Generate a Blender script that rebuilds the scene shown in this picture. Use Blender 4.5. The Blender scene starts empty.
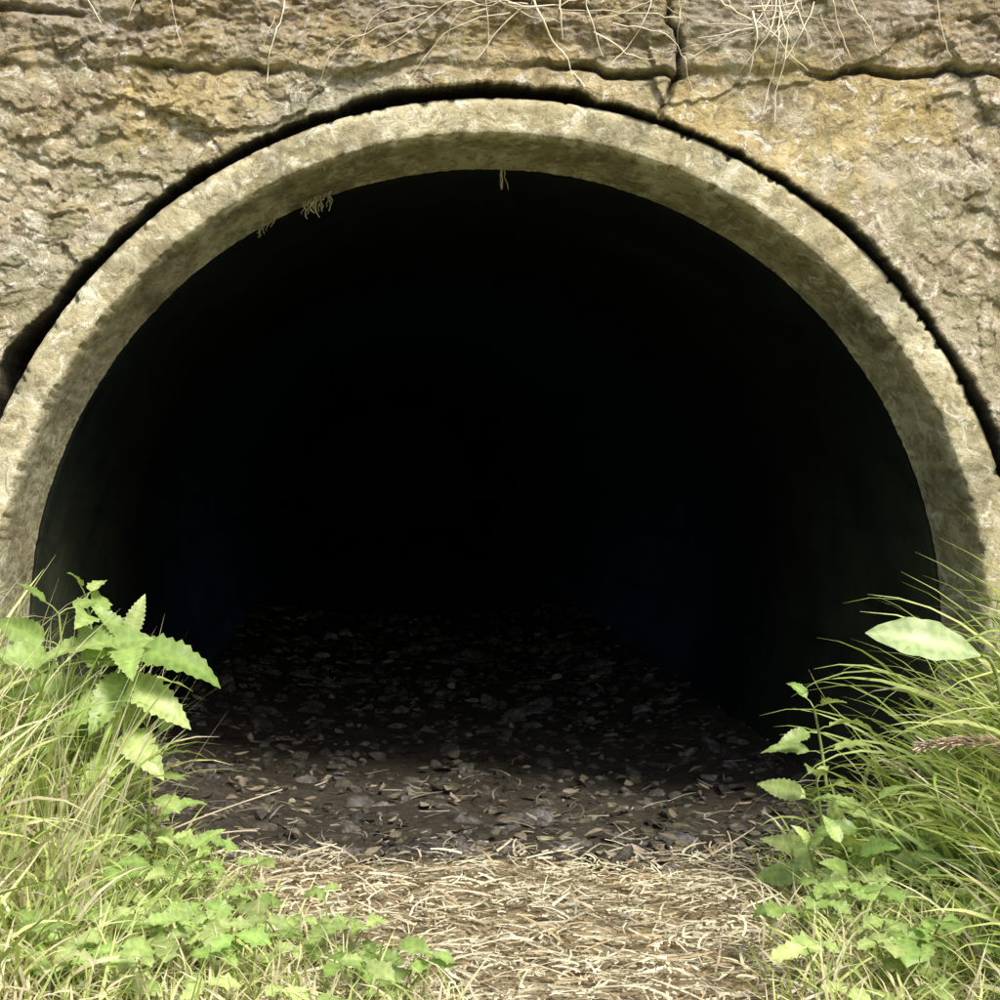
import bpy, bmesh, math, random
import numpy as np
from mathutils import Vector
random.seed(7); rng=np.random.default_rng(7)
scene=bpy.context.scene

# ---------------------------------------------------------------- noise
def hsh(ix,iy,s):
    ix=ix.astype(np.int64); iy=iy.astype(np.int64)
    h=(ix*374761393+iy*668265263+s*974634777)&0xffffffff
    h=((h^(h>>13))*1274126177)&0xffffffff
    h=((h^(h>>16))*2246822519)&0xffffffff
    h=h^(h>>15)
    return (h&0xffffff)/float(0xffffff)
def vn(x,y,s=0):
    x0=np.floor(x); y0=np.floor(y); fx=x-x0; fy=y-y0
    u=fx*fx*fx*(fx*(fx*6-15)+10); v=fy*fy*fy*(fy*(fy*6-15)+10)
    a=hsh(x0,y0,s);b=hsh(x0+1,y0,s);c=hsh(x0,y0+1,s);d=hsh(x0+1,y0+1,s)
    return ((a*(1-u)+b*u)*(1-v)+(c*(1-u)+d*u)*v)*2-1
def fbm(x,y,s=0,o=4,g=.5):
    t=0;a=1.;n=0
    for i in range(o):
        ca,sa=math.cos(.6*i),math.sin(.6*i)
        xx=(x*ca-y*sa)*2**i; yy=(x*sa+y*ca)*2**i
        t=t+a*vn(xx+i*17.3,yy-i*9.1,s+i); n+=a; a*=g
    return t/n
def facets(x,y,s):
    ix=np.floor(x); iy=np.floor(y)
    best=np.full(x.shape,9.); h=np.zeros(x.shape)
    for dx in (-1,0,1):
        for dy in (-1,0,1):
            cx=ix+dx; cy=iy+dy
            px=cx+hsh(cx,cy,s); py=cy+hsh(cx,cy,s+1)
            d=np.hypot(x-px,y-py)
            hh=(hsh(cx,cy,s+2)-.5)+(x-px)*(hsh(cx,cy,s+3)-.5)*1.6+(y-py)*(hsh(cx,cy,s+4)-.5)*1.6
            m=d<best
            h=np.where(m,hh,h); best=np.where(m,d,best)
    return h
def sst(a,b,x):
    t=np.clip((x-a)/(b-a),0,1); return t*t*(3-2*t)

# ---------------------------------------------------------------- mesh helpers
def make_obj(name,v,f,mats,col=None,smooth=True,midx=None,parent=None):
    me=bpy.data.meshes.new(name)
    v=np.asarray(v,dtype=np.float32).reshape(-1,3)
    n=f.shape[1]; nf=f.shape[0]
    me.vertices.add(len(v)); me.vertices.foreach_set('co',v.ravel())
    me.loops.add(nf*n); me.loops.foreach_set('vertex_index',f.astype(np.int32).ravel())
    me.polygons.add(nf); me.polygons.foreach_set('loop_start',np.arange(0,nf*n,n,dtype=np.int32))
    me.update(calc_edges=True)
    me.validate()
    for m in mats: me.materials.append(m)
    me.polygons.foreach_set('use_smooth',np.full(len(me.polygons),smooth))
    if midx is not None: me.polygons.foreach_set('material_index',np.asarray(midx,dtype=np.int32))
    if col is not None:
        a=me.color_attributes.new('Col','FLOAT_COLOR','POINT')
        c=np.ones((len(v),4),dtype=np.float32); c[:,:3]=col; a.data.foreach_set('color',c.ravel())
    me.update()
    ob=bpy.data.objects.new(name,me); scene.collection.objects.link(ob)
    if parent: ob.parent=parent
    return ob
def grid_faces(nu,nv,wrap=False,off=0):
    i=np.arange(nu if wrap else nu-1)[:,None]; j=np.arange(nv-1)[None,:]
    i2=(i+1)%nu
    return np.stack([i*nv+j,i2*nv+j,i2*nv+j+1,i*nv+j+1],-1).reshape(-1,4)+off
class MB:
    def __init__(s): s.v=[];s.f=[];s.c=[];s.n=0
    def add(s,v,f,c):
        v=np.asarray(v).reshape(-1,3); s.v.append(v); s.f.append(np.asarray(f)+s.n)
        c=np.asarray(c); 
        if c.ndim==1: c=np.tile(c,(len(v),1))
        s.c.append(c); s.n+=len(v)
    def build(s,name,mats,smooth=True,parent=None):
        return make_obj(name,np.concatenate(s.v),np.concatenate(s.f),mats,np.concatenate(s.c),smooth,parent=parent)

# ---------------------------------------------------------------- materials
class M:
    def __init__(s,name):
        s.m=bpy.data.materials.new(name); s.m.use_nodes=True; s.t=s.m.node_tree; s.n=s.t.nodes
        s.p=s.n['Principled BSDF']; s.out=s.n['Material Output']
        s.tc=s.n.new('ShaderNodeTexCoord').outputs['Object']
    def L(s,a,b): s.t.links.new(a,b)
    def noise(s,scale,detail=6,rough=.6,dist=0,coord=None):
        n=s.n.new('ShaderNodeTexNoise'); n.inputs['Scale'].default_value=scale; n.inputs['Detail'].default_value=detail
        n.inputs['Roughness'].default_value=rough; n.inputs['Distortion'].default_value=dist
        s.L(coord or s.tc,n.inputs['Vector']); return n.outputs['Fac']
    def ramp(s,fac,stops):
        r=s.n.new('ShaderNodeValToRGB'); e=r.color_ramp.elements
        while len(e)<len(stops): e.new(.5)
        for i,(p,c) in enumerate(stops):
            e[i].position=p; e[i].color=(*c,1) if hasattr(c,'__len__') else (c,c,c,1)
        s.L(fac,r.inputs[0]); return r.outputs[0]
    def mix(s,fac,a,b,mode='MIX'):
        x=s.n.new('ShaderNodeMix'); x.data_type='RGBA'; x.blend_type=mode
        for sock,val in ((x.inputs[0],fac),(x.inputs[6],a),(x.inputs[7],b)):
            if isinstance(val,(int,float)): sock.default_value=val
            elif isinstance(val,tuple): sock.default_value=(*val,1)
            else: s.L(val,sock)
        return x.outputs[2]
    def math(s,op,a,b):
        x=s.n.new('ShaderNodeMath'); x.operation=op
        for i,val in enumerate((a,b)):
            if isinstance(val,(int,float)): x.inputs[i].default_value=val
            else: s.L(val,x.inputs[i])
        return x.outputs[0]
    def bump(s,h,dist,strength=1.,prev=None):
        b=s.n.new('ShaderNodeBump'); b.inputs['Distance'].default_value=dist; b.inputs['Strength'].default_value=strength
        s.L(h,b.inputs['Height'])
        if prev: s.L(prev,b.inputs['Normal'])
        return b.outputs[0]
    def vcol(s):
        a=s.n.new('ShaderNodeAttribute'); a.attribute_name='Col'; return a.outputs['Color']

def mat_stone():
    m=M('weathered_stone')
    big=m.noise(2.6,4,.6,.4); med=m.noise(9,7,.65,1.2); fine=m.noise(48,7,.72,.8); vf=m.noise(150,4,.7)
    base=m.ramp(med,[(.32,(.30,.235,.145)),(.44,(.50,.42,.28)),(.55,(.64,.56,.41)),(.68,(.78,.71,.57))])
    och=m.ramp(m.noise(4.3,6,.65,1.2),[(.45,0.),(.58,1.)])
    ochc=m.ramp(fine,[(.3,(.44,.31,.09)),(.6,(.70,.54,.21))])
    c=m.mix(m.math('MULTIPLY',och,.65),base,ochc)
    gm=m.ramp(m.noise(6.5,6,.7,.8),[(.49,0.),(.62,.65)])
    c=m.mix(gm,c,(.33,.335,.17))
    grey=m.ramp(big,[(.5,0.),(.66,1.)])
    c=m.mix(m.math('MULTIPLY',grey,.45),c,(.52,.49,.42))
    dk=m.ramp(fine,[(.37,1.),(.47,0.)])
    c=m.mix(m.math('MULTIPLY',dk,.7),c,(.22,.16,.09))
    dk2=m.ramp(m.noise(13,8,.75,1.5),[(.38,1.),(.46,0.)])
    c=m.mix(m.math('MULTIPLY',dk2,.65),c,(.25,.19,.12))
    pale=m.ramp(m.noise(30,8,.78,1.8),[(.54,0.),(.60,1.)])
    c=m.mix(m.math('MULTIPLY',pale,.85),c,(.92,.88,.78))
    c=m.mix(1.,c,m.vcol(),'MULTIPLY')
    m.L(c,m.p.inputs['Base Color']); m.p.inputs['Roughness'].default_value=.8; m.p.inputs['Specular IOR Level'].default_value=.35
    b=m.bump(med,.014,.5); b=m.bump(fine,.013,1.,b); b=m.bump(vf,.0035,1.,b)
    m.L(b,m.p.inputs['Normal']); return m.m
def mat_conc():
    m=M('lichened_concrete')
    med=m.noise(9,7,.7,.8); fine=m.noise(70,7,.72,.3)
    base=m.ramp(med,[(.34,(.36,.31,.18)),(.5,(.56,.50,.33)),(.64,(.74,.69,.51))])
    base=m.mix(m.ramp(fine,[(.37,.8),(.48,0.)]),base,(.26,.21,.12))
    base=m.mix(m.ramp(m.noise(16,8,.78,1.2),[(.41,.75),(.49,0.)]),base,(.29,.265,.15))
    pale=m.ramp(m.noise(34,8,.75,1.),[(.53,0.),(.60,.85)])
    base=m.mix(pale,base,(.86,.82,.68))
    c=m.mix(1.,base,m.vcol(),'MULTIPLY')
    m.L(c,m.p.inputs['Base Color']); m.p.inputs['Roughness'].default_value=.85; m.p.inputs['Specular IOR Level'].default_value=.25
    b=m.bump(med,.006,.5); b=m.bump(fine,.006,1.,b)
    m.L(b,m.p.inputs['Normal']); return m.m
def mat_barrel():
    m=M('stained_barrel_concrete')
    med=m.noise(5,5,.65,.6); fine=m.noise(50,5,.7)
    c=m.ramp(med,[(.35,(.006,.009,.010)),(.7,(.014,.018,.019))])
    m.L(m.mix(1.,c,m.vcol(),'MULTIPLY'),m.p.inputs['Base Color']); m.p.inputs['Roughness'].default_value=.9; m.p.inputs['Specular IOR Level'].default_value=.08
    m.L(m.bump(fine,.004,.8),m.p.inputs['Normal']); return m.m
def mat_ground():
    m=M('soil_ground')
    med=m.noise(9,6,.65,.6); fine=m.noise(75,7,.72,.6)
    c=m.ramp(med,[(.3,(.34,.26,.15)),(.6,(.54,.44,.27))])
    c=m.mix(m.ramp(fine,[(.35,.8),(.55,0.)]),c,(.20,.15,.09))
    c=m.mix(1.,c,m.vcol(),'MULTIPLY')
    m.L(c,m.p.inputs['Base Color']); m.p.inputs['Roughness'].default_value=.95; m.p.inputs['Specular IOR Level'].default_value=.15
    m.L(m.bump(fine,.012,.9),m.p.inputs['Normal']); return m.m
def mat_veg(name,trans=.35,rough=.55,nscale=60,spec=.3):
    m=M(name)
    n=m.noise(nscale,3,.6)
    c=m.mix(1.,m.vcol(),m.ramp(n,[(.3,.75),(.65,1.12)]),'MULTIPLY')
    m.L(c,m.p.inputs['Base Color']); m.p.inputs['Roughness'].default_value=rough; m.p.inputs['Specular IOR Level'].default_value=spec
    if trans>0:
        t=m.n.new('ShaderNodeBsdfTranslucent'); m.L(m.mix(1.,c,(1.1,1.1,.7),'MULTIPLY'),t.inputs['Color'])
        x=m.n.new('ShaderNodeMixShader'); x.inputs[0].default_value=trans
        m.L(m.p.outputs[0],x.inputs[1]); m.L(t.outputs[0],x.inputs[2]); m.L(x.outputs[0],m.out.inputs['Surface'])
    return m.m
def mat_rub():
    m=M('wet_rubble')
    n=m.noise(60,7,.75,.6); b=m.noise(7,4,.6,.5)
    c=m.mix(1.,m.vcol(),m.ramp(n,[(.32,.35),(.5,.9),(.68,1.8)]),'MULTIPLY')
    c=m.mix(1.,c,m.ramp(b,[(.38,.55),(.6,1.2)]),'MULTIPLY')
    m.L(c,m.p.inputs['Base Color']); m.p.inputs['Roughness'].default_value=.9; m.p.inputs['Specular IOR Level'].default_value=.15
    m.L(m.bump(n,.010,1.),m.p.inputs['Normal']); return m.m
STONE=mat_stone(); CONC=mat_conc(); BARREL=mat_barrel(); SOIL=mat_ground(); RUB=mat_rub()
GRASS=mat_veg('grass_blades',.40,.45); LEAF=mat_veg('green_leaf',.32,.4,90,.4); STRAW=mat_veg('dry_straw',0,.6,40,.3)

# ---------------------------------------------------------------- headwall
def zj1(x): return .732+.018*fbm(x*5,x*0+3,5,5,.6)-.01*x+.005*vn(x*45,x*0,6)
def zj2(x): return .812+.02*fbm(x*4,x*0+8,15)
def wall_h(x,z):
    wx=x+.035*fbm(x*7,z*7,31,5,.65); wz=z+.035*fbm(x*7,z*7,41,5,.65)
    act=.35+.65*sst(-.25,.35,fbm(x*2.7,z*3.2,55,3))
    h=.018*fbm(x*2.2,z*2.6,1,3)
    h=h+.009*facets(wx*4.5,wz*7.5,50)
    h=h+.008*act*facets(wx*12+.3,wz*19,60)
    h=h+.006*act*facets(wx*27,wz*43,70)*sst(-.3,.4,fbm(x*4,z*4,77))
    h=h+.0034*act*facets(wx*60,wz*80,75)
    h=h+.008*act*fbm(x*14,z*22,80,5,.6)
    rough=sst(.70,.78,z)
    h=h+rough*.022*fbm(x*9,z*20,90,5,.65)
    up=sst(-.004,.008,z-zj1(x)); h=h+up*.008
    j=np.exp(-((z-zj1(x))/.0042)**2)*(.35+.75*fbm(x*6,x*0,12,3)).clip(0.0)*.034
    j=j+np.exp(-((z-zj2(x))/.005)**2)*.016*sst(-.1,.4,vn(x*5,x*0+4,19))
    jx=.228+.030*fbm(z*16,z*0,22)+.25*np.clip(z-.745,0,1)
    j=j+np.exp(-((x-jx)/.0036)**2)*.022*sst(.60,.64,z)*(1-sst(.80,.83,z))
    for xx,za,zb in ((-.1,.83,1.1),(.46,.83,1.1),(-.90,.2,.73)):
        q=xx+.04*fbm(z*12+xx*9,z*0,23)
        j=j+np.exp(-((x-q)/.004)**2)*.012*sst(za-.02,za+.01,z)*(1-sst(zb-.01,zb+.02,z))
    return h-j, j
th=np.concatenate([np.linspace(-12,192,1500,endpoint=False),np.linspace(192,348,160,endpoint=False)])*math.pi/180
nr=230
ct=np.cos(th); st=np.sin(th); deg=np.degrees(th)
hole=.699+.0065+.006*sst(62,95,deg)*(1-sst(150,165,deg))+.018*np.exp(-((deg-149)/3.5)**2)
hole=hole+.007*fbm(th*22,th*0,101,6,.7)+.003*vn(th*9,th*0+3,103)
hole=np.maximum(hole,.6995)
ro=np.minimum(.95/np.maximum(np.abs(ct),1e-6),np.where(st>0,1.06,.80)/np.maximum(np.abs(st),1e-6))
t=np.linspace(0,1,nr)
R=hole[:,None]+(ro-hole)[:,None]*(t[None,:]**1.1)
X=R*ct[:,None]; Z=R*st[:,None]
H,J=wall_h(X,Z)
edge=(R-hole[:,None])
k_=sst(-.03,.05,edge)
H=H*k_+(.010+.45*H)*(1-k_)-.003*np.exp(-(edge/.002)**2)
Y=-H
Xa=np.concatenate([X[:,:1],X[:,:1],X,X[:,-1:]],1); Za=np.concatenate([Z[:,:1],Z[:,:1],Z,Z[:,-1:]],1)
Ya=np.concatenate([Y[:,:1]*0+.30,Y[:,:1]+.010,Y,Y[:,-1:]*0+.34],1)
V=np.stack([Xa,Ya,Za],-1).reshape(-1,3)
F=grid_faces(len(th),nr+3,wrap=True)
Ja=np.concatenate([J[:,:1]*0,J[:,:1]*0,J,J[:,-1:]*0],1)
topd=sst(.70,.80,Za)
dirt_shade=(1-.5*np.clip(Ja/.02,0,1)); dirt_shade[:,0]=.12; dirt_shade[:,1]=.16; dirt_shade[:,2]=.6  # dirt in joints; reveal rows carry painted gap shade over soil stain
c=np.stack([dirt_shade*(1-.27*topd),dirt_shade*(1-.29*topd),dirt_shade*(1-.26*topd)],-1).reshape(-1,3)
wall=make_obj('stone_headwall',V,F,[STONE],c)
for sgn in (-1,1):
    xs=sgn*np.linspace(.95,4.,220); zs=np.linspace(-.8,1.06,150)
    XX,ZZ=np.meshgrid(xs,zs,indexing='ij'); HH,JJ=wall_h(XX,ZZ)
    XX=np.concatenate([XX,XX[:,-1:]],1);ZZ=np.concatenate([ZZ,ZZ[:,-1:]],1);YY=np.concatenate([-HH,HH[:,-1:]*0+.34],1)
    make_obj('wall_wing',np.stack([XX,YY,ZZ],-1),grid_faces(220,151),[STONE],np.full((220*151,3),.9),parent=wall)

# ---------------------------------------------------------------- pipe
prof=[(.698,.5,0),(.698,.020,0),(.6965,.010,0),(.692,.004,0)]
for k in range(1,8): prof.append((.692-.040*k/7,.003,0))
prof+=[(.6500,.0045,0),(.6470,.009,0)]
for k in range(1,9): prof.append((.6455-.024*k/8,.012+.078*k/8,1))
prof+=[(.6185,.096,1),(.615,.102,2)]
for y in (.115,.14,.18,.22,.3,.4,.55,.75,1.0,1.25,1.5,2,3,4.5,6,8,10,12): prof.append((.615,y,2))
prof.append((.0,12.0,2))
NA=1100
a=np.linspace(0,2*math.pi,NA,endpoint=False)
pr=np.array(prof); r=pr[:,0][None,:]; yy=pr[:,1][None,:]; A=a[:,None]
u=A*14; w=(r*9+yy*9)
n1=fbm(u*.7,w*2,201,4); n2=fbm(u*6,w*14,211,4,.6)
front=(yy<.11)
rr=r+np.where(front,.0012*n1+.0012*n2,.001*n1)
chip=np.clip(fbm(u*4,w*0,221,5,.7)-.18,0,1)
is_out=(np.abs(r-.694)<.003)*1.; is_in=(np.abs(r-.6485)<.0025)*1.
rr=rr-is_out*chip*.022+is_in*chip*.014
y2=yy+np.where(front&(yy<.08),.0014*n1+.0012*n2,0)+is_out*chip*.012+is_in*chip*.012
y2=np.where((yy>.4)&(r>.65),yy,y2)
rr=np.where(r<.01,0.001,rr)
V=np.stack([rr*np.cos(A),y2+0*A,rr*np.sin(A)],-1).reshape(-1,3)
kind=pr[:,2]
F=grid_faces(NA,len(prof),wrap=True)
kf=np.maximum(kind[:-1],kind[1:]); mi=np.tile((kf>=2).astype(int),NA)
c=np.ones((NA,len(prof),3))
c[:,kind==1]=(.62,.63,.60)
stain=sst(.0,.5,fbm(u,w*2,231,5,.65))
c=c*(1-.35*stain[...,None])
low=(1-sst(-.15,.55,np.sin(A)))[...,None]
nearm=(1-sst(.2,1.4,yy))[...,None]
lowb=1+low*nearm*np.array([5.0,4.2,1.8])+sst(1.2,3.,yy)[...,None]*np.array([6.,13.,20.])  # greener low sides near mouth; deep barrel colour lifted to paint a bluish glow
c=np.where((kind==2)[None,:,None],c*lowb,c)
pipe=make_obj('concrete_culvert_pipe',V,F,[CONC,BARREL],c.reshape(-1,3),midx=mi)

# ---------------------------------------------------------------- ground
def gz(x,y):
    fo=1-sst(-.06,.06,y)
    bl=(1-sst(-.95,-.32,x))*.24; brr=sst(.34,.95,x)*.22
    z=-.300+0*x+fo*(bl+brr)+.014*fbm(x*4,y*4,301,4)*fo+.009*fbm(x*16,y*16,311,4)
    z=z-.022*sst(.0,.10,y)+.05*sst(.25,.62,abs(x))*sst(.0,.1,y)
    return z
def axis(lo,hi,st,far):
    a=np.arange(lo,hi+st/2,st); g=[];d=st
    x=hi
    while x<far: d*=1.25; x+=d; g.append(x)
    x=lo; d=st; l=[]
    while x>-far: d*=1.25; x-=d; l.append(x)
    return np.concatenate([np.array(l)[::-1],a,np.array(g)])
gx=axis(-1.2,1.2,.009,80); gy=axis(-1.0,1.2,.009,80)
GX,GY=np.meshgrid(gx,gy,indexing='ij'); GZ=gz(GX,GY)
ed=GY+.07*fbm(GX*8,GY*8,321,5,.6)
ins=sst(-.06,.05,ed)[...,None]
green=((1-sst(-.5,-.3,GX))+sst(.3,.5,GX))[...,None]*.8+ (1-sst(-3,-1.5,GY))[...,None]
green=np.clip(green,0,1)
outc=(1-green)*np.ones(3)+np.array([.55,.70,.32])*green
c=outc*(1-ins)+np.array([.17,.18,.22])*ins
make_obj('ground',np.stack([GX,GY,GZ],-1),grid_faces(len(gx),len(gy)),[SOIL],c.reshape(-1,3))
ex=np.linspace(-6,6,120); ey=np.linspace(.33,6,60)
EX,EY=np.meshgrid(ex,ey,indexing='ij'); EZ=1.045+.45*(EY-.33)*(1-EY/14)+.03*fbm(EX*3,EY*3,331,4)*sst(.33,.8,EY)
make_obj('embankment',np.stack([EX,EY,EZ],-1),grid_faces(120,60),[SOIL],np.tile((.35,.5,.22),(7200,1)))

# ---------------------------------------------------------------- rubble and silt debris
bm=bmesh.new(); bmesh.ops.create_icosphere(bm,subdivisions=2,radius=1)
IV=np.array([v.co[:] for v in bm.verts]); IF=np.array([[v.index for v in f.verts] for f in bm.faces]); bm.free()
def stone(mb,p,s,col):
    v=IV.copy()
    for k in range(rng.integers(6,11)):
        n=rng.normal(size=3); n/=np.linalg.norm(n); d=rng.uniform(.35,.75)
        q=v@n; v=v-np.maximum(q-d,0)[:,None]*n
    v=v*np.array([rng.uniform(.6,1.4),rng.uniform(.6,1.2),rng.uniform(.35,.75)])*s
    an=rng.uniform(0,6.28); tl=rng.normal(0,.4)
    ca,sa=math.cos(an),math.sin(an); cb,sb=math.cos(tl),math.sin(tl)
    Rm=np.array([[ca,-sa,0],[sa,ca,0],[0,0,1]])@np.array([[1,0,0],[0,cb,-sb],[0,sb,cb]])
    mb.add(v@Rm.T+p,IF,np.array(col))
mb=MB()
for i in range(3600):
    y=-.03+3.8*rng.uniform()**1.25; x=rng.uniform(-.57,.57)
    s=.005+.018*rng.uniform()**2.0
    if rng.uniform()<.05: s=rng.uniform(.024,.038)
    g=rng.uniform(.07,.20) if rng.uniform()>.06 else rng.uniform(.28,.45)
    z=float(gz(np.array(x),np.array(y)))-s*rng.uniform(-.1,.3)
    wm=rng.uniform(.75,1.1)
    stone(mb,(x,y,z),s,(g*1.06,g*.98,g*.88*wm))
mb.build('stone_rubble',[RUB],smooth=False)

# ---------------------------------------------------------------- ribbons
def ribbons(mb,base,az,L,W,p0,p1,col,K=6,curl=None,flat=False,pw=1.3):
    N=len(L); P=base.copy(); t=np.linspace(0,1,K+1); up=np.array([0,0,1.])
    tw=rng.uniform(-.9,.9,N); vs=[];cs=[]; az2=az.copy()
    for k in range(K+1):
        ph=p0+(p1-p0)*t[k]**pw
        d=np.stack([np.cos(az2),np.sin(az2),0*az2],-1)
        T=np.sin(ph)[:,None]*d+np.cos(ph)[:,None]*up
        side=np.stack([-np.sin(az2),np.cos(az2),0*az2],-1)
        nrm=np.cross(T,side)
        S=side*np.cos(tw)[:,None]+nrm*np.sin(tw)[:,None]
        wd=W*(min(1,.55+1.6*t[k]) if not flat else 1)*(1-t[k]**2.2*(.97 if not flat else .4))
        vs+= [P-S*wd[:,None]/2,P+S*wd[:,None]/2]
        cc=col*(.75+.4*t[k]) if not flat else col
        cs+=[cc,cc]
        if k<K:
            P=P+T*(L/K)[:,None]
            if curl is not None: az2=az2+curl/K
    V=np.stack(vs,1); C=np.stack(cs,1); n=2*(K+1)
    f=np.array([[2*k,2*k+1,2*k+3,2*k+2] for k in range(K)])
    F=(np.arange(N)[:,None,None]*n+f[None]).reshape(-1,4)
    mb.add(V.reshape(-1,3),F,C.reshape(-1,3))
def gcols(N,dry=.2):
    g=rng.uniform(0,1,(N,1))
    c=np.array([.33,.48,.12])*(1-g)+np.array([.76,.82,.34])*g
    m=rng.uniform(size=(N,1))<dry
    c=np.where(m,np.array([.90,.82,.56])*rng.uniform(.65,1.05,(N,1)),c)
    return np.clip(c*rng.uniform(.8,1.12,(N,1)),0,.92)
def pts(n,x0,x1,y0,y1,dens=None):
    x=rng.uniform(x0,x1,n*4); y=rng.uniform(y0,y1,n*4)
    if dens is not None:
        k=rng.uniform(size=len(x))<dens(x,y); x=x[k];y=y[k]
    return x[:n],y[:n]
def base(x,y,dz=-.004): return np.stack([x,y,gz(x,y)+dz],-1)
def u(a,b,n): return rng.uniform(a,b,n)
def tuft(x,y,k,s=.018):
    X=np.repeat(x,k)+rng.normal(0,s,len(x)*k); Y=np.minimum(np.repeat(y,k)+rng.normal(0,s,len(x)*k),-.02); return X,Y

mb=MB()
x,y=pts(340,-1.0,-.34,-.74,-.03,lambda x,y:np.clip((-.37-x)/.12,0.12,1))
ta=u(0,6.28,len(x)); ts=u(.55,1.2,len(x)); x,y=tuft(x,y,11); ta=np.repeat(ta,11); ts=np.repeat(ts,11)
N=len(x); hh=np.clip((-.38-x)/.25,0,1); L=(.05+.20*hh)*u(.4,1.2,N)*ts
ribbons(mb,base(x,y),ta+rng.normal(0,1.1,N),L,u(.0025,.0075,N),u(0,.8,N),u(.6,2.7,N),gcols(N,.38),K=7,curl=u(-1.5,1.5,N))
x,y=pts(650,-.9,-.44,-.6,-.04); N=len(x)
ribbons(mb,base(x,y),u(0,6.28,N),u(.10,.33,N),u(.0012,.0026,N),u(0,.6,N),u(.2,1.4,N),np.array([.90,.83,.60])*u(.6,1.,N)[:,None],K=6)
x,y=pts(60,-.75,-.48,-.30,-.06); x,y=tuft(x,y,6,.01); N=len(x)
ribbons(mb,base(x,y),u(-2,2,N),u(.14,.30,N),u(.004,.009,N),u(0,.5,N),u(.5,2.1,N),gcols(N,.1),K=8,curl=u(-1,1,N))
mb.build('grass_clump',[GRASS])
mb=MB()
x,y=pts(380,.34,1.05,-.74,-.03,lambda x,y:np.clip((x-.34)/.18,.08,1))
ta=math.pi+rng.normal(0,1.7,len(x)); ts=u(.55,1.2,len(x)); x,y=tuft(x,y,11); ta=np.repeat(ta,11); ts=np.repeat(ts,11)
N=len(x); hh=np.clip((x-.36)/.27,0,1); L=(.06+.21*hh)*u(.4,1.25,N)*ts
ribbons(mb,base(x,y),ta+rng.normal(0,1.,N),L,u(.003,.0085,N),u(0,.8,N),u(.9,2.7,N),gcols(N,.25),K=8,curl=u(-1.5,1.5,N))
x,y=pts(330,.46,.85,-.50,-.06); N=len(x); hh=np.clip((x-.40)/.2,.3,1)
ribbons(mb,base(x,y),math.pi+rng.normal(0,1.3,N),u(.20,.40,N)*hh,u(.005,.011,N),u(.05,.7,N),u(1.1,2.7,N),gcols(N,.06),K=10,curl=u(-1.2,1.2,N))
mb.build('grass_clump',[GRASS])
mb=MB()
def dl(x,y): return np.clip((-.16-.55*(y+.45)-x)/.10+.3*vn(x*20,y*20,5),0,1)*.9
x,y=pts(2900,-.50,-.05,-.75,-.03,dl); N=len(x)
ribbons(mb,base(x,y),u(0,6.28,N),u(.02,.10,N),u(.0018,.0045,N),u(0,.9,N),u(.9,2.2,N),gcols(N,.5),K=5,curl=u(-1,1,N))
x,y=pts(2100,.16,.5,-.75,-.03,lambda x,y:np.clip((x-.24-.25*(y+.45))/.1,0,1)*.9); N=len(x)
ribbons(mb,base(x,y),u(0,6.28,N),u(.02,.11,N),u(.0018,.0045,N),u(0,.9,N),u(.9,2.2,N),gcols(N,.45),K=5,curl=u(-1,1,N))
for s in (-1,1):
    x,y=pts(1800,1.0,3.0,-1.3,-.03); x=x*s; N=len(x)
    ribbons(mb,base(x,y),u(0,6.28,N),u(.08,.24,N),u(.004,.008,N),u(0,.4,N),u(.5,1.8,N),gcols(N,.25),K=4)
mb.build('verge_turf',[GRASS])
# straw litter
mb=MB()
x,y=pts(11500,-.52,.60,-.80,.06,lambda x,y:(1-sst(-.09,.06,y+.13*fbm(x*8,y*8,8)))*(.35+.65*(1-sst(.25,.5,abs(x-.05))))); N=len(x)
clr=np.array([.95,.87,.62])*u(.45,1.0,N)[:,None]*np.where(u(0,1,N)[:,None]<.2,np.array([.6,.50,.40]),1)
pat=(.84+.3*fbm(x*9,y*14,61,3))[:,None]
ribbons(mb,base(x,y,.002)+np.stack([0*x,0*x,u(0,.014,N)],-1),u(0,6.28,N),.006+.06*u(0,1,N)**2.3,u(.0010,.0034,N),u(1.15,1.65,N),u(1.4,1.85,N),np.clip(clr*pat,0,.95),K=4,curl=rng.normal(0,1.,N),flat=True)
x,y=pts(600,-.55,.55,-.05,.9,lambda x,y:1-sst(.0,.9,y)); N=len(x)
ribbons(mb,base(x,y,.010),u(0,6.28,N),u(.01,.06,N),u(.001,.003,N),u(1.2,1.6,N),u(1.4,1.8,N),np.array([.28,.25,.19])*u(.4,1.3,N)[:,None],K=4,curl=rng.normal(0,1,N),flat=True)
mb.build('straw_litter',[STRAW],smooth=False)

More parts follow.
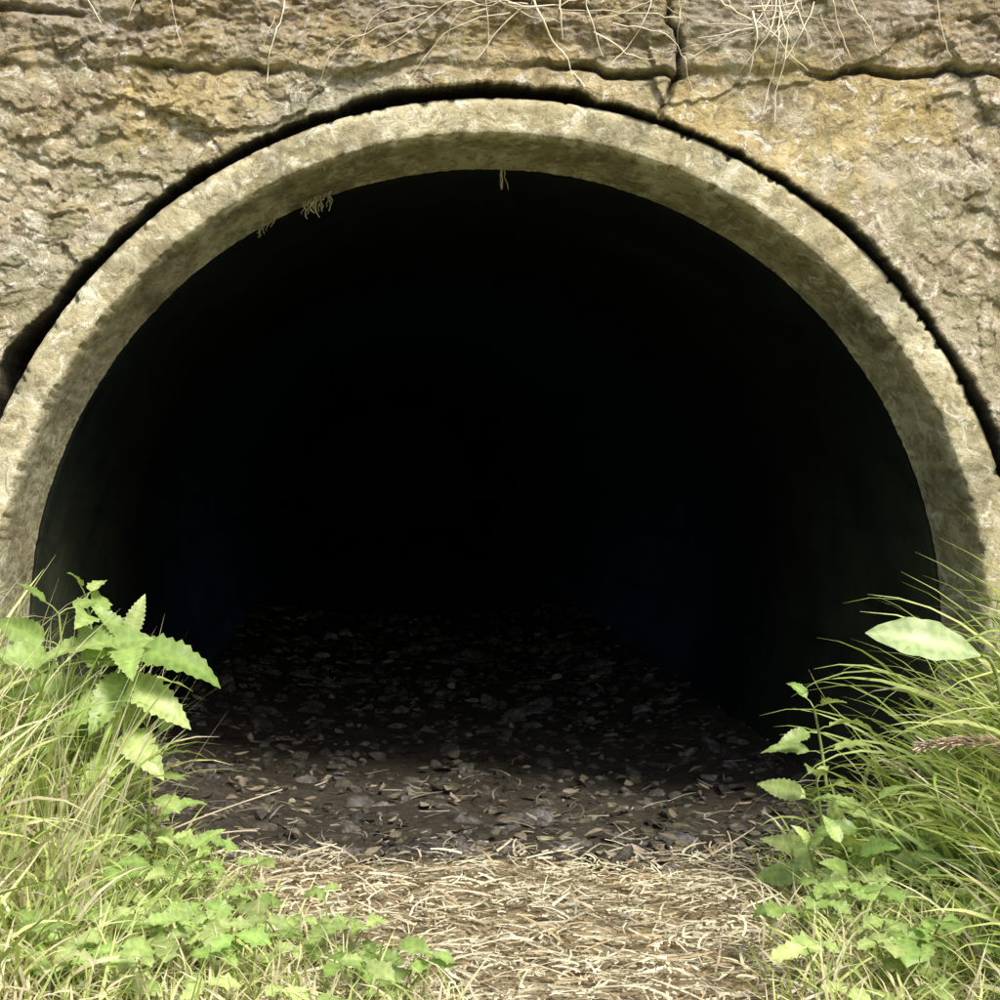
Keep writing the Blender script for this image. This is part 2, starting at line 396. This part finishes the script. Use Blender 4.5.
# ---------------------------------------------------------------- leaves
def leaf(mb,o,d,L,W,col,droop=.6,fold=.25,serr=.16,roll=0.,K=16,peak=.38,up=(0,0,1),wav=.0):
    o=np.array(o,float); d=np.array(d,float); d/=np.linalg.norm(d); upv=np.array(up,float)
    s=np.cross(d,upv); 
    if np.linalg.norm(s)<1e-3: s=np.array([1.,0,0])
    s/=np.linalg.norm(s); n=np.cross(s,d)
    s,n=s*math.cos(roll)+n*math.sin(roll),n*math.cos(roll)-s*math.sin(roll)
    p=o.copy(); vs=[];cs=[]
    for k in range(K+1):
        t=k/K; a=-droop*t**1.3
        T=d*math.cos(a)+n*math.sin(a); Nn=n*math.cos(a)-d*math.sin(a)
        w=(math.sin(math.pi*min(1,t**(math.log(.5)/math.log(peak))))**.85 if 0<t<1 else 0)*W/2
        w=max(w*(1-serr*(k%2)),.0006); wv=wav*math.sin(k*1.3)*w
        cf,sf=math.cos(fold),math.sin(fold)
        vs+=[p-s*w*cf+Nn*(w*sf+wv),p-s*w*.5*cf+Nn*(w*.62*sf),p.copy(),p+s*w*.5*cf+Nn*(w*.62*sf),p+s*w*cf+Nn*(w*sf-wv)]
        c=np.array(col); v=.88 if k%2 else 1.05
        cs+=[c*.95,c*v,c*1.2,c*v,c*.95]
        p=p+T*L/K
    f=[[k*5+j,k*5+j+1,k*5+5+j+1,k*5+5+j] for k in range(K) for j in range(4)]
    mb.add(np.array(vs),f,np.array(cs))
def stem(mb,P,r0,r1,col,ns=6):
    P=np.array(P,float); n=len(P); vs=[]
    for i in range(n):
        T=P[min(i+1,n-1)]-P[max(i-1,0)]; T/=np.linalg.norm(T)+1e-9
        a=np.cross(T,[0.3,1,.1]); a/=np.linalg.norm(a); b=np.cross(T,a); rad=r0+(r1-r0)*i/(n-1)
        for k in range(ns): q=2*math.pi*k/ns; vs.append(P[i]+rad*(math.cos(q)*a+math.sin(q)*b))
    f=[[i*ns+k,i*ns+(k+1)%ns,(i+1)*ns+(k+1)%ns,(i+1)*ns+k] for i in range(n-1) for k in range(ns)]
    mb.add(np.array(vs),f,np.array(col))
def bez(a,b,c,n=10):
    a,b,c=map(np.array,(a,b,c)); t=np.linspace(0,1,n)[:,None]
    return (1-t)**2*a+2*t*(1-t)*b+t*t*c
def lc(): 
    g=random.random(); return np.array([.30+.26*g,.46+.22*g,.12+.14*g])*random.uniform(.7,1.1)
UPV=(0,-.55,.83)
def nettle(name,x,y,H,lean,top,scale=1.,seed=0):
    random.seed(seed); mb=MB(); z0=float(gz(np.array(x),np.array(y)))-.01
    P=bez((x,y,z0),(x+lean[0]*.2,y,z0+H*.6),(x+lean[0],y+lean[1],z0+H),14)
    stem(mb,P,.0028,.0014,(.42,.52,.2))
    for i,t in enumerate(top):
        k=int(t*13); o=P[k]; a0=random.uniform(0,3.14)+i*1.57
        for q in (0,math.pi):
            a=a0+q+random.uniform(-.3,.3); L=scale*random.uniform(.045,.085)*(1 if t<.95 else .6)
            el=random.uniform(-.2,.5)+(.5 if t>.95 else 0)
            d=(math.cos(a)*math.cos(el),math.sin(a)*math.cos(el)*.8,math.sin(el))
            pe=o+np.array(d)*.020*scale
            stem(mb,[o,(o+pe)/2+np.array([0,0,.002]),pe],.0010,.0007,(.42,.52,.2),5)
            leaf(mb,pe,d,L,L*random.uniform(.42,.6),lc(),droop=random.uniform(.3,1.3),fold=random.uniform(.05,.4),roll=random.uniform(-.8,.8),wav=.10,up=UPV,K=18,peak=.33)
    return mb.build(name,[LEAF])
nettle('nettle_plant',-.465,-.17,.34,(-.03,-.01),(.4,.52,.64,.76,.86,.94,1.),1.2,3)
nettle('nettle_plant',-.51,-.20,.31,(-.01,-.02),(.5,.65,.8,.9,1.),1.1,8)
nettle('nettle_plant',-.425,-.16,.18,(.01,-.02),(.4,.6,.75,.88,1.),.9,14)
nettle('nettle_plant',-.38,-.34,.09,(.02,-.02),(.4,.7,1.),.8,17)
random.seed(31)
mb=MB()
stem(mb,bez((-.455,-.19,-.31),(-.45,-.19,-.1),(-.440,-.21,.012),12),.0026,.0015,(.42,.52,.2))
for o,d,L,W,dr in (((-.440,-.21,.0),(.75,-.25,.0),.125,.056,1.2),((-.442,-.21,.005),(-.7,-.4,.15),.11,.052,.9),
    ((-.440,-.21,.01),(.1,-.8,-.15),.09,.048,.6),((-.445,-.20,-.035),(.8,-.3,-.45),.10,.050,.5),((-.445,-.20,-.05),(-.7,-.5,-.2),.10,.052,1.),
    ((-.440,-.21,.015),(.3,.1,.9),.055,.026,.4),((-.448,-.19,-.10),(.5,-.6,-.3),.085,.048,.8),((-.445,-.2,-.03),(-.3,-.6,-.5),.09,.048,.5),
    ((-.440,-.21,.012),(-.5,-.1,.6),.06,.03,.5),((-.448,-.19,-.12),(-.5,-.5,-.4),.08,.045,.5)):
    leaf(mb,o,d,L,W,lc()*1.05,droop=dr,fold=.2,roll=random.uniform(-.3,.3),serr=.2,wav=.08,K=22,up=UPV,peak=.33)
mb.build('nettle_plant',[LEAF])
nettle('nettle_plant',.395,-.16,.15,(-.02,-.03),(.4,.6,.8,.92,1.),1.0,21)
nettle('nettle_plant',.42,-.10,.22,(-.03,-.02),(.5,.7,.9,1.),.8,29)
nettle('nettle_plant',.40,-.32,.10,(-.03,-.02),(.4,.7,1.),1.,27)
nettle('nettle_plant',.44,-.28,.13,(-.04,-.02),(.4,.6,.8,1.),1.,33)
nettle('nettle_plant',.37,-.24,.08,(-.02,-.02),(.5,.8,1.),.9,35)
mb=MB(); random.seed(5)
x0,y0=.56,-.30; z0=float(gz(np.array(x0),np.array(y0)))
for (tx,ty,tz),d,L,W,c in (((.505,-.37,.012),(-1,-.05,.30),.125,.050,(.46,.58,.28)),((.57,-.38,-.06),(.7,-.5,.2),.11,.045,lc()),
      ((.56,-.40,-.14),(-.3,-.9,-.2),.10,.05,lc())):
    stem(mb,bez((x0,y0,z0-.01),((x0+tx)/2+.03,y0,tz),(tx,ty,tz),10),.003,.002,(.40,.48,.2))
    leaf(mb,(tx,ty,tz),d,L,W,c,droop=.5,fold=.25,serr=0.03,roll=.1,peak=.52,wav=.10,K=20,up=(0,-.8,.6))
mb.build('dock_plant',[LEAF])
def weeds(name,n,x0,x1,y0,y1,ok,seed,zs=.06):
    random.seed(seed); mb=MB(); k=0
    while k<n:
        x=random.uniform(x0,x1); y=random.uniform(y0,y1)
        if not ok(x,y): continue
        k+=1; z=float(gz(np.array(x),np.array(y))); h=random.uniform(.3,1)*zs
        top=np.array([x+random.uniform(-.02,.02),y-random.uniform(0,.02),z+h]); 
        stem(mb,bez((x,y,z-.003),(x,y,z+h*.7),top,5),.0010,.0007,(.40,.48,.2),4)
        a0=random.uniform(0,6.28); cc=lc()*random.uniform(.8,1.1)
        for q in range(3):
            a=a0+q*2.09+random.uniform(-.3,.3); L=random.uniform(.016,.042)
            leaf(mb,top,(math.cos(a),math.sin(a),random.uniform(-.3,.4)),L,L*random.uniform(.5,.8),cc,droop=.7,fold=.15,serr=.3,K=10,peak=.55,wav=.2,up=UPV)
    return mb.build(name,[LEAF])
weeds('creeping_buttercup',110,-.50,-.10,-.66,-.06,lambda x,y:x<-.22-.55*(y+.45)+.09*random.random(),41,.07)
weeds('creeping_buttercup',110,.24,.62,-.66,-.08,lambda x,y:x>.32+.25*(y+.45)-.05*random.random(),43,.08)
mb=MB()
S=bez((.64,-.44,-.22),(.57,-.46,-.04),(.405,-.48,-.068),24)
stem(mb,S[:20],.0014,.001,(.8,.7,.45))
rr_=np.random.default_rng(4)
for k in range(700):
    t=rr_.uniform(.5,1); i=t*23; p=S[int(i)]*(1-i%1)+S[min(int(i)+1,23)]*(i%1)
    T=S[min(int(i)+1,23)]-S[int(i)-1]; T/=np.linalg.norm(T)
    wd=(1.25-t)*1.4
    leaf(mb,p+rr_.normal(0,.0035*wd,3),T*1.3+rr_.normal(0,.30,3)+np.array([0,0,.15]),rr_.uniform(.008,.016),.0034,np.array([.93,.80,.66])*rr_.uniform(.75,1.),droop=.1,serr=0,K=3)
mb.build('grass_seed_head',[STRAW])
mb=MB(); random.seed(77)
for i in range(420):
    y=-.03+1.9*random.random()**1.5; x=random.uniform(-.52,.52); z=float(gz(np.array(x),np.array(y)))+random.uniform(.006,.018)
    a=random.uniform(0,6.28); L=random.uniform(.012,.032); g=random.uniform(.5,1.5)
    leaf(mb,(x,y,z),(math.cos(a),math.sin(a),random.uniform(-.3,.3)),L,L*random.uniform(.4,.7),np.array([.20,.165,.12])*g,droop=random.uniform(-1,1),fold=random.uniform(-.3,.5),serr=.1,K=6,roll=random.uniform(-.4,.4))
mb.build('dead_leaves',[STRAW])

# ---------------------------------------------------------------- dry roots and hanging grass on the wall
mb=MB(); random.seed(12)
def crawl(x,z,a,L,r,col,wig=.35,off=.004):
    n=max(5,int(L/.01)); P=[]
    for i in range(n):
        h,_=wall_h(np.array([x]),np.array([z])); P.append((x,-float(h[0])-off-.004*random.random(),z))
        a+=random.gauss(0,wig); x+=math.cos(a)*.01; z+=math.sin(a)*.01
        if math.hypot(x,z)<.715: break
    if len(P)>3: stem(mb,P,r,r*.5,col,4)
STC=np.array([.88,.80,.60])
for i in range(34):
    x=random.choice([random.uniform(.0,.45),random.gauss(.375,.02),random.gauss(.44,.02),random.uniform(-.6,.65)]); g=random.uniform(.6,1.1)
    crawl(x,random.uniform(.80,.92),-1.57+random.gauss(0,.2),random.uniform(.06,.17),random.uniform(.0006,.0015),STC*g,.10,.006)
for i in range(30):
    crawl(random.uniform(-.1,.42),random.uniform(.775,.835),random.choice([0,3.14])+random.gauss(0,.4),random.uniform(.08,.22),random.uniform(.0006,.0015),STC*random.uniform(.5,1.),.14)
for (x0,n,l,sg) in ((-.222,20,.022,.013),(.02,4,.040,.0015),(-.30,7,.016,.009)):
    for i in range(n):
        x=x0+random.gauss(0,sg); z=math.sqrt(.619**2-x*x)-.001
        P=[(x,.08,z+.004)]; q=np.array([x,.075,z]); 
        for k in range(5):
            q=q+np.array([random.gauss(0,.002),random.gauss(-.001,.002),-l/5*random.uniform(.4,1.2)]); P.append(tuple(q))
        stem(mb,P,.0012,.0005,np.array([.42,.38,.20])*random.uniform(.5,1.),4)
mb.build('dry_roots',[STRAW])
mb=MB()
for a,b,c in (((-.46,-.05,-.27),(-.38,-.02,-.235),(-.27,.0,-.205)),((-.45,-.04,-.28),(-.36,-.03,-.25),(-.30,-.04,-.25)),
      ((.26,-.03,-.295),(.30,-.04,-.27),(.34,-.02,-.25)),((.30,-.05,-.295),(.31,-.04,-.27),(.30,-.04,-.25)),((-.1,-.10,-.29),(-.05,-.12,-.27),(-.01,-.09,-.29))):
    stem(mb,bez(a,b,c),.0016,.0009,(.55,.46,.34),5)
mb.build('dry_twigs',[STRAW])

# ---------------------------------------------------------------- light, world, camera
sd=Vector((.28,-.60,.75)).normalized()
el=math.asin(sd.z); rot=math.atan2(sd.x,sd.y)
w=bpy.data.worlds.new('World'); scene.world=w; w.use_nodes=True
nt=w.node_tree; sky=nt.nodes.new('ShaderNodeTexSky'); sky.sky_type='NISHITA'; sky.sun_disc=False
sky.sun_elevation=el; sky.sun_rotation=rot; sky.dust_density=3.
bg=nt.nodes['Background']; bg.inputs[1].default_value=.15; nt.links.new(sky.outputs[0],bg.inputs[0])
sl=bpy.data.lights.new('sun','SUN'); sl.energy=5.; sl.angle=math.radians(14); sl.color=(1,.95,.84)
so=bpy.data.objects.new('sun',sl); so.rotation_euler=sd.to_track_quat('Z','Y').to_euler(); scene.collection.objects.link(so)
cam=bpy.data.cameras.new('camera'); co=bpy.data.objects.new('camera',cam); scene.collection.objects.link(co); scene.camera=co
co.location=(-.156,-2.2,.2236); co.rotation_euler=(math.radians(90),0,0)
cam.lens=60.9; cam.sensor_width=36; cam.shift_x=.13; cam.shift_y=-.04; cam.clip_start=.02; cam.clip_end=500
scene.view_settings.view_transform='Standard'; scene.view_settings.look='None'; scene.view_settings.exposure=0
